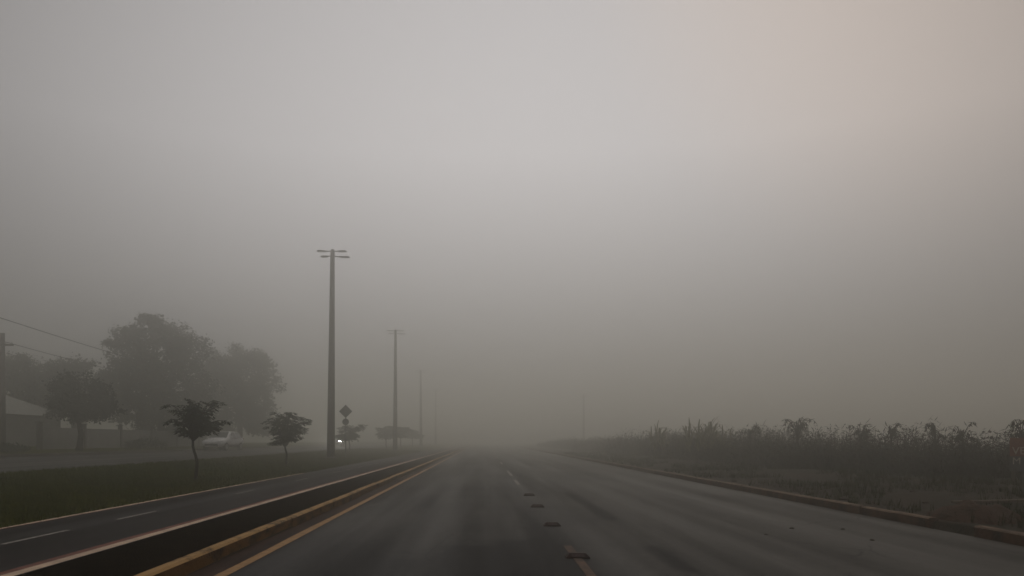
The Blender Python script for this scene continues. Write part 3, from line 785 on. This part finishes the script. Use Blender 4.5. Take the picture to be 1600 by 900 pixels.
# ------------------------------------------------------------------ right verge: weeds, cane, plants
def xfront(y):
    if y < 22: return lerp(17.0, 13.6, smooth(17.5, 22, y))
    if y < 28: return lerp(13.6, 11.2, (y - 22) / 6)
    return 11.2 - min(1.6, (y - 28) * 0.02)
def vtop(x, y):
    base = 1.12 + min(0.62, max(0, (y - 22) * 0.013)) - 0.75 * smooth(46, 80, y)
    return base * (1 + 0.42 * noise.noise(Vector((x * 0.35, y * 0.2, 3))) + 0.38 * noise.noise(Vector((x * 0.9, y * 0.6, 8))))
def undergrowth():
    rnd = random.Random(77); V, F = [], []
    for i in range(14000):
        y = 15 + 110 * rnd.random() ** 1.6
        xf = xfront(y) + noise.noise(Vector((y * 0.3, 4, 0))) * 1.6
        x = xf + rnd.random() ** 1.8 * (8 if y < 60 else 14)
        h = vtop(x, y) * smooth(-1.2, 2.0, x - xf + rnd.uniform(-.3, .5)) * (rnd.uniform(0.5, 1.0) if rnd.random() < .8 else rnd.uniform(0.95, 1.2)) + 0.12
        z0 = zg(x, y) - 0.03
        lx, ly = rnd.gauss(0, .16), rnd.gauss(0, .16)
        tip = Vector((x + lx, y + ly, z0 + h)); base = Vector((x, y, z0))
        n = len(V); w = 0.007 + 0.0002 * y
        V += [(x - w, y, z0), (x + w, y, z0), (x, y + w, z0), tip[:]]
        F += [(n, n + 1, n + 3), (n + 1, n + 2, n + 3), (n + 2, n, n + 3)]
        kind = noise.noise(Vector((x * 0.8, y * 0.5, 30)))
        k = 11
        for j in range(k):
            t = 0.08 + 0.9 * (j + rnd.random()) / k
            p = base.lerp(tip, min(1, t)) + Vector((rnd.gauss(0, .09), rnd.gauss(0, .09), 0))
            az = rnd.uniform(0, 6.283)
            d = Vector((math.cos(az), math.sin(az), rnd.uniform(-0.8, 0.5) if kind > 0 else rnd.uniform(0.1, 1.4))).normalized()
            L = rnd.uniform(0.08, 0.22) * (1 + y * 0.006) * (1.0 if kind > 0 else 1.3)
            leaf_quad(V, F, p, d, Vector((0, 0, 1)), L, L * (rnd.uniform(0.3, 0.5) if kind > 0 else 0.14))
    o = mesh_obj('undergrowth', V, F, M['weed_leaf'], None)
    tag(o, 'dark mass of tall tangled weeds along the right verge', 'weeds', kind='stuff')
undergrowth()

def blade_strip(V, F, p, az, L, w, rise, droop, n=7):
    d = Vector((math.cos(az), math.sin(az), 0)); s = Vector((-math.sin(az), math.cos(az), 0))
    base = len(V)
    for k in range(n + 1):
        t = k / n
        q = p + d * (L * (1 - rise) * (t + 0.35 * t * t)) + Vector((0, 0, L * rise * (t * 1.25) - L * droop * t ** 2.6))
        ww = w * (1 - t ** 2.2) * (0.55 + 0.45 * min(1, t * 4)) + 0.002
        V += [(q + s * ww / 2)[:], (q - s * ww / 2)[:]]
    for k in range(n):
        a = base + 2 * k; F.append((a, a + 1, a + 3, a + 2))

def cane_clump(label, x, y, h, w, n, seed, m='cane_leaf'):
    rnd = random.Random(seed)
    r = tag(empty('cane_clump', (x, y, zg(x, y))), label, 'cane grass', 'plants standing above the weeds')
    V, F = [], []; mb = MB()
    for i in range(n):
        a = rnd.uniform(0, 6.283); q = rnd.random() ** 0.5 * w
        px, py = q * math.cos(a), q * math.sin(a)
        hh = h * rnd.uniform(0.35, 0.62)
        mb.tube([(px * .3, py * .3, -0.03), (px * .6, py * .6, hh * .6), (px, py, hh)], [.014, .012, .006], 5)
        for j in range(8):
            az = a + rnd.gauss(0, 0.9)
            blade_strip(V, F, Vector((px, py, hh * (0.4 + 0.6 * j / 7))), az, rnd.uniform(0.5, 0.9) * h * 0.60, 0.085, rnd.uniform(0.35, 0.85), rnd.uniform(0.25, 0.85))
    mb.build('stalk', M['stem'], r); mesh_obj('foliage', V, F, M[m], r)

def castor(label, x, y, h, spread, n, seed, L=0.34):
    """A stalk with limbs that end in drooping hand-shaped leaves."""
    rnd = random.Random(seed)
    r = tag(empty('weed_plant', (x, y, zg(x, y))), label, 'weed', 'plants standing above the weeds')
    V, F = [], []; mb = MB()
    mb.tube([(0, 0, -0.03), (0.04, 0, h * .4), (-0.02, 0.02, h * .8)], [.035, .028, .018], 7)
    for i in range(n):
        az = rnd.uniform(0, 6.283); ln = spread * rnd.uniform(0.35, 1.0)
        b0 = Vector((0, 0, h * rnd.uniform(0.4, 0.8)))
        mid = Vector((math.cos(az) * ln * 0.55, math.sin(az) * ln * 0.55, max(b0.z + 0.05, h * rnd.uniform(0.72, 1.02))))
        e = Vector((math.cos(az) * ln, math.sin(az) * ln, mid.z - h * rnd.uniform(0.0, 0.26)))
        P = [b0 * (1 - t) ** 2 + (mid * 2 - (b0 + e) * 0.5) * 2 * t * (1 - t) + e * t * t for t in (0, .2, .4, .6, .8, 1)]
        mb.tube(P, [.012, .011, .010, .008, .006, .004], 5)
        for k in range(11):
            t = 0.35 + 0.65 * rnd.random(); q = P[min(4, int(t * 5))].lerp(P[min(5, int(t * 5) + 1)], t * 5 - min(4, int(t * 5)))
            a2 = rnd.uniform(0, 6.283)
            d = Vector((math.cos(a2) * rnd.uniform(.2, 1), math.sin(a2) * rnd.uniform(.2, 1), rnd.uniform(-1.1, 0.15))).normalized()
            leaf_quad(V, F, q, d, Vector((0, 0, 1)), L * rnd.uniform(.3, .8), rnd.uniform(.03, .065))
    mb.build('stalk', M['stem'], r); mesh_obj('foliage', V, F, M['castor_leaf'], r)

def at(px, d): return ((px - 755) * d / 1155, d)
cane_clump('tall pale cane clump, highest plant above the weeds right of the road', *at(1096, 38), 2.75, 0.8, 26, 51)
cane_clump('smaller pale cane tuft left of the tallest cane clump', *at(1028, 45), 2.6, 0.55, 13, 52)
cane_clump('arching cane tuft at the right of the tallest cane clump', *at(1126, 37), 2.2, 0.5, 11, 53)
castor('dark drooping weed standing alone on a bare stalk right of the cane', *at(1172, 33), 1.72, 0.62, 16, 54)
castor('broad drooping weed with a thick dark stalk in mid verge', *at(1246, 30), 1.80, 0.8, 26, 55)
castor('arched weed tip poking above the weeds left of the leaning one', *at(1392, 26), 1.62, 0.42, 14, 56, 0.28)
castor('small headed weed rising over the weeds in mid right', *at(1345, 27), 1.62, 0.5, 14, 57, 0.28)
castor('thin weed with curled leaves close to the leaning weed', *at(1462, 24), 1.56, 0.45, 14, 58, 0.26)
castor('leaning weed with an outstretched stem near the right edge', *at(1505, 22), 1.52, 0.55, 12, 59, 0.28)
castor('leafy weed hanging over the top of the red sale board', *at(1597, 19.2), 1.62, 0.4, 16, 60, 0.24)

# grass: fine blades of the median and rough tufts of the right verge
def blades(name, label, count, fx, fy, hmin, hmax, m, seed, tuft=1, w0=0.006):
    rs = np.random.RandomState(seed); V, F = [], []
    rnd = random.Random(seed); i = 0
    while i < count:
        y = fy(rnd); x = fx(rnd, y)
        if x is None: i += 1; continue
        z = zg(x, y)
        for k in range(tuft):
            a = rnd.uniform(0, 6.283); L = rnd.uniform(hmin, hmax)
            bx, by = x + rnd.gauss(0, .05 if tuft > 1 else 0), y + rnd.gauss(0, .05 if tuft > 1 else 0)
            w = w0 + 0.00035 * y
            lean = rnd.uniform(0.2, 0.8) * L
            n = len(V)
            V += [(bx - w * math.sin(a), by + w * math.cos(a), z - 0.01), (bx + w * math.sin(a), by - w * math.cos(a), z - 0.01),
                  (bx + lean * math.cos(a), by + lean * math.sin(a), z + L)]
            F.append((n, n + 1, n + 2)); i += 1
    o = mesh_obj(name, V, F, m, None)
    return tag(o, label, 'grass', kind='stuff')
blades('grass', 'short green grass covering the median', 90000,
       lambda r, y: r.uniform(-12.95, -6.57 + (0.12 if y > 22 else 0.03)), lambda r: 9 + 70 * r.random() ** 1.8, 0.03, 0.12, M['turf_blade'], 5)
def vx(r, y):
    x = r.uniform(6.95, 19)
    return x if noise.noise(Vector((x * 0.55, y * 0.3, 9))) + 0.25 * noise.noise(Vector((x * 2, y * 1.5, 2))) > -0.05 else None
blades('grass', 'rough grass tufts on the right verge', 42000, vx, lambda r: 7 + 60 * r.random() ** 1.7, 0.05, 0.20, M['verge_blade'], 6, 7, 0.006)

# stones, plank and a small marker on the right verge
rnd = random.Random(12); sp = []
for i in range(9):
    y = rnd.uniform(9.5, 22); x = rnd.uniform(7.2, 11.5)
    s = rnd.uniform(0.05, 0.12); mb = MB()
    rings = []
    for k in range(5):
        t = k / 4; rr = s * math.sin(math.pi * lerp(0.12, 0.9, t)); zz = s * lerp(-0.35, 0.75, t)
        rings.append([(rr * 1.3 * math.cos(a) * rnd.uniform(.8, 1.15), rr * math.sin(a) * rnd.uniform(.8, 1.15), zz) for a in [6.283 * j / 9 for j in range(9)]])
    mb.loft(rings); o = mb.build('stone', M['stone'], None)
    o.location = (x, y, zg(x, y))
    tag(o, 'brown stone lying in the dirt and rough grass of the right verge', 'stone', 'stones on the right verge')
for x, y, q in ((4.55, 10.9, .03), (5.25, 10.8, .022), (5.05, 9.6, .026), (3.9, 10.2, .02)):
    mb = MB(); rings = []
    for k in range(4):
        t = k / 3; rr = q * math.sin(math.pi * lerp(0.2, 0.9, t)); zz = q * lerp(-0.1, 0.7, t)
        rings.append([(rr * 1.4 * math.cos(a) * rnd.uniform(.8, 1.15), rr * math.sin(a) * rnd.uniform(.8, 1.15), zz) for a in [6.283 * j / 8 for j in range(8)]])
    mb.loft(rings); o = mb.build('pebble', M['stone'], None); o.location = (x, y, 0)
    tag(o, 'small dark pebble lying on the asphalt of the right lane', 'pebble', 'pebbles on the right lane')
mb = MB(); mb.box((0, 0, 0.06), (1.35, 0.14, 0.045)); o = bevel(mb.build('plank', M['wood']), 0.008)
o.location = (8.9, 12.9, zg(9.0, 12.9) + 0.03); o.rotation_euler = (0, R(-1.5), R(-4))
tag(o, 'weathered wooden plank lying on the right verge near the kerb', 'plank')
mb = MB(); mb.box((0, 0, 0.11), (0.16, 0.10, 0.26)); o = bevel(mb.build('marker_stone', M['house_wall']), 0.02)
o.location = (7.55, 44.5, zg(7.55, 44.5)); o.rotation_euler = (0, R(14), 0.3)
tag(o, 'small pale leaning marker stone behind the far right kerb', 'marker')
# a broken heap of dirt behind the gap in the kerb
mb = MB(); nx = 14
def mound(u, v): return 0.26 * max(0, 1 - u * u - v * v) ** 0.7 * (1 + 0.5 * noise.noise(Vector((u * 2.4, v * 2.4, 4)))) - 0.04
for i in range(nx):
    for j in range(nx):
        q = []
        for a, b in ((i, j), (i + 1, j), (i + 1, j + 1), (i, j + 1)):
            u, v = -1 + 2 * a / nx, -1 + 2 * b / nx
            q.append((u * 0.55, v * 0.9, mound(u, v)))
        mb.face(q)
o = mb.build('dirt_heap', mat('red_dirt', (0.060, 0.030, 0.018), (0.030, 0.018, 0.011), 5, 0.95, bump=0.9, bscale=18, spec=0.1))
o.location = (7.45, 11.2, zg(7.45, 11.2)); tag(o, 'low heap of dark reddish dirt behind a gap in the right kerb', 'dirt heap')

# sale board at the right edge
X, Y = 13.62, 18.4
sb_ = tag(empty('sale_board', (X, Y, zg(X, Y)), R(-14)), 'red and grey painted sale board at the right frame edge', 'sign')
for k in (-0.36, 0.36):
    mb = MB(); mb.box((k, 0.05, 0.55), (0.06, 0.06, 1.2)); mb.build('post', M['wood'], sb_)
mb = MB(); mb.box((0, 0, 0.88), (0.90, 0.03, 0.46)); mb.build('red_panel', M['sign_red'], sb_)
mb = MB(); mb.box((0, 0, 0.46), (0.90, 0.03, 0.374)); mb.build('grey_panel', M['sign_pale'], sb_)
def letters(txt, x0, z0, h, m, name='lettering'):
    c = bpy.data.curves.new(name, 'FONT'); c.body = txt; c.size = h * 1.4; c.extrude = 0.003
    t = bpy.data.objects.new(name, c); COL.objects.link(t)
    dg = bpy.context.evaluated_depsgraph_get()
    me = bpy.data.meshes.new_from_object(t.evaluated_get(dg))
    bpy.data.objects.remove(t)
    o = bpy.data.objects.new(name, me); COL.objects.link(o); o.parent = sb_
    o.location = (x0, -0.019, z0); o.rotation_euler = (R(90), 0, 0)
    o.data.materials.clear(); o.data.materials.append(m); return o
letters('VE', -0.41, 0.70, 0.19, M['letter'])
letters('M', -0.41, 0.45, 0.18, M['letter'])
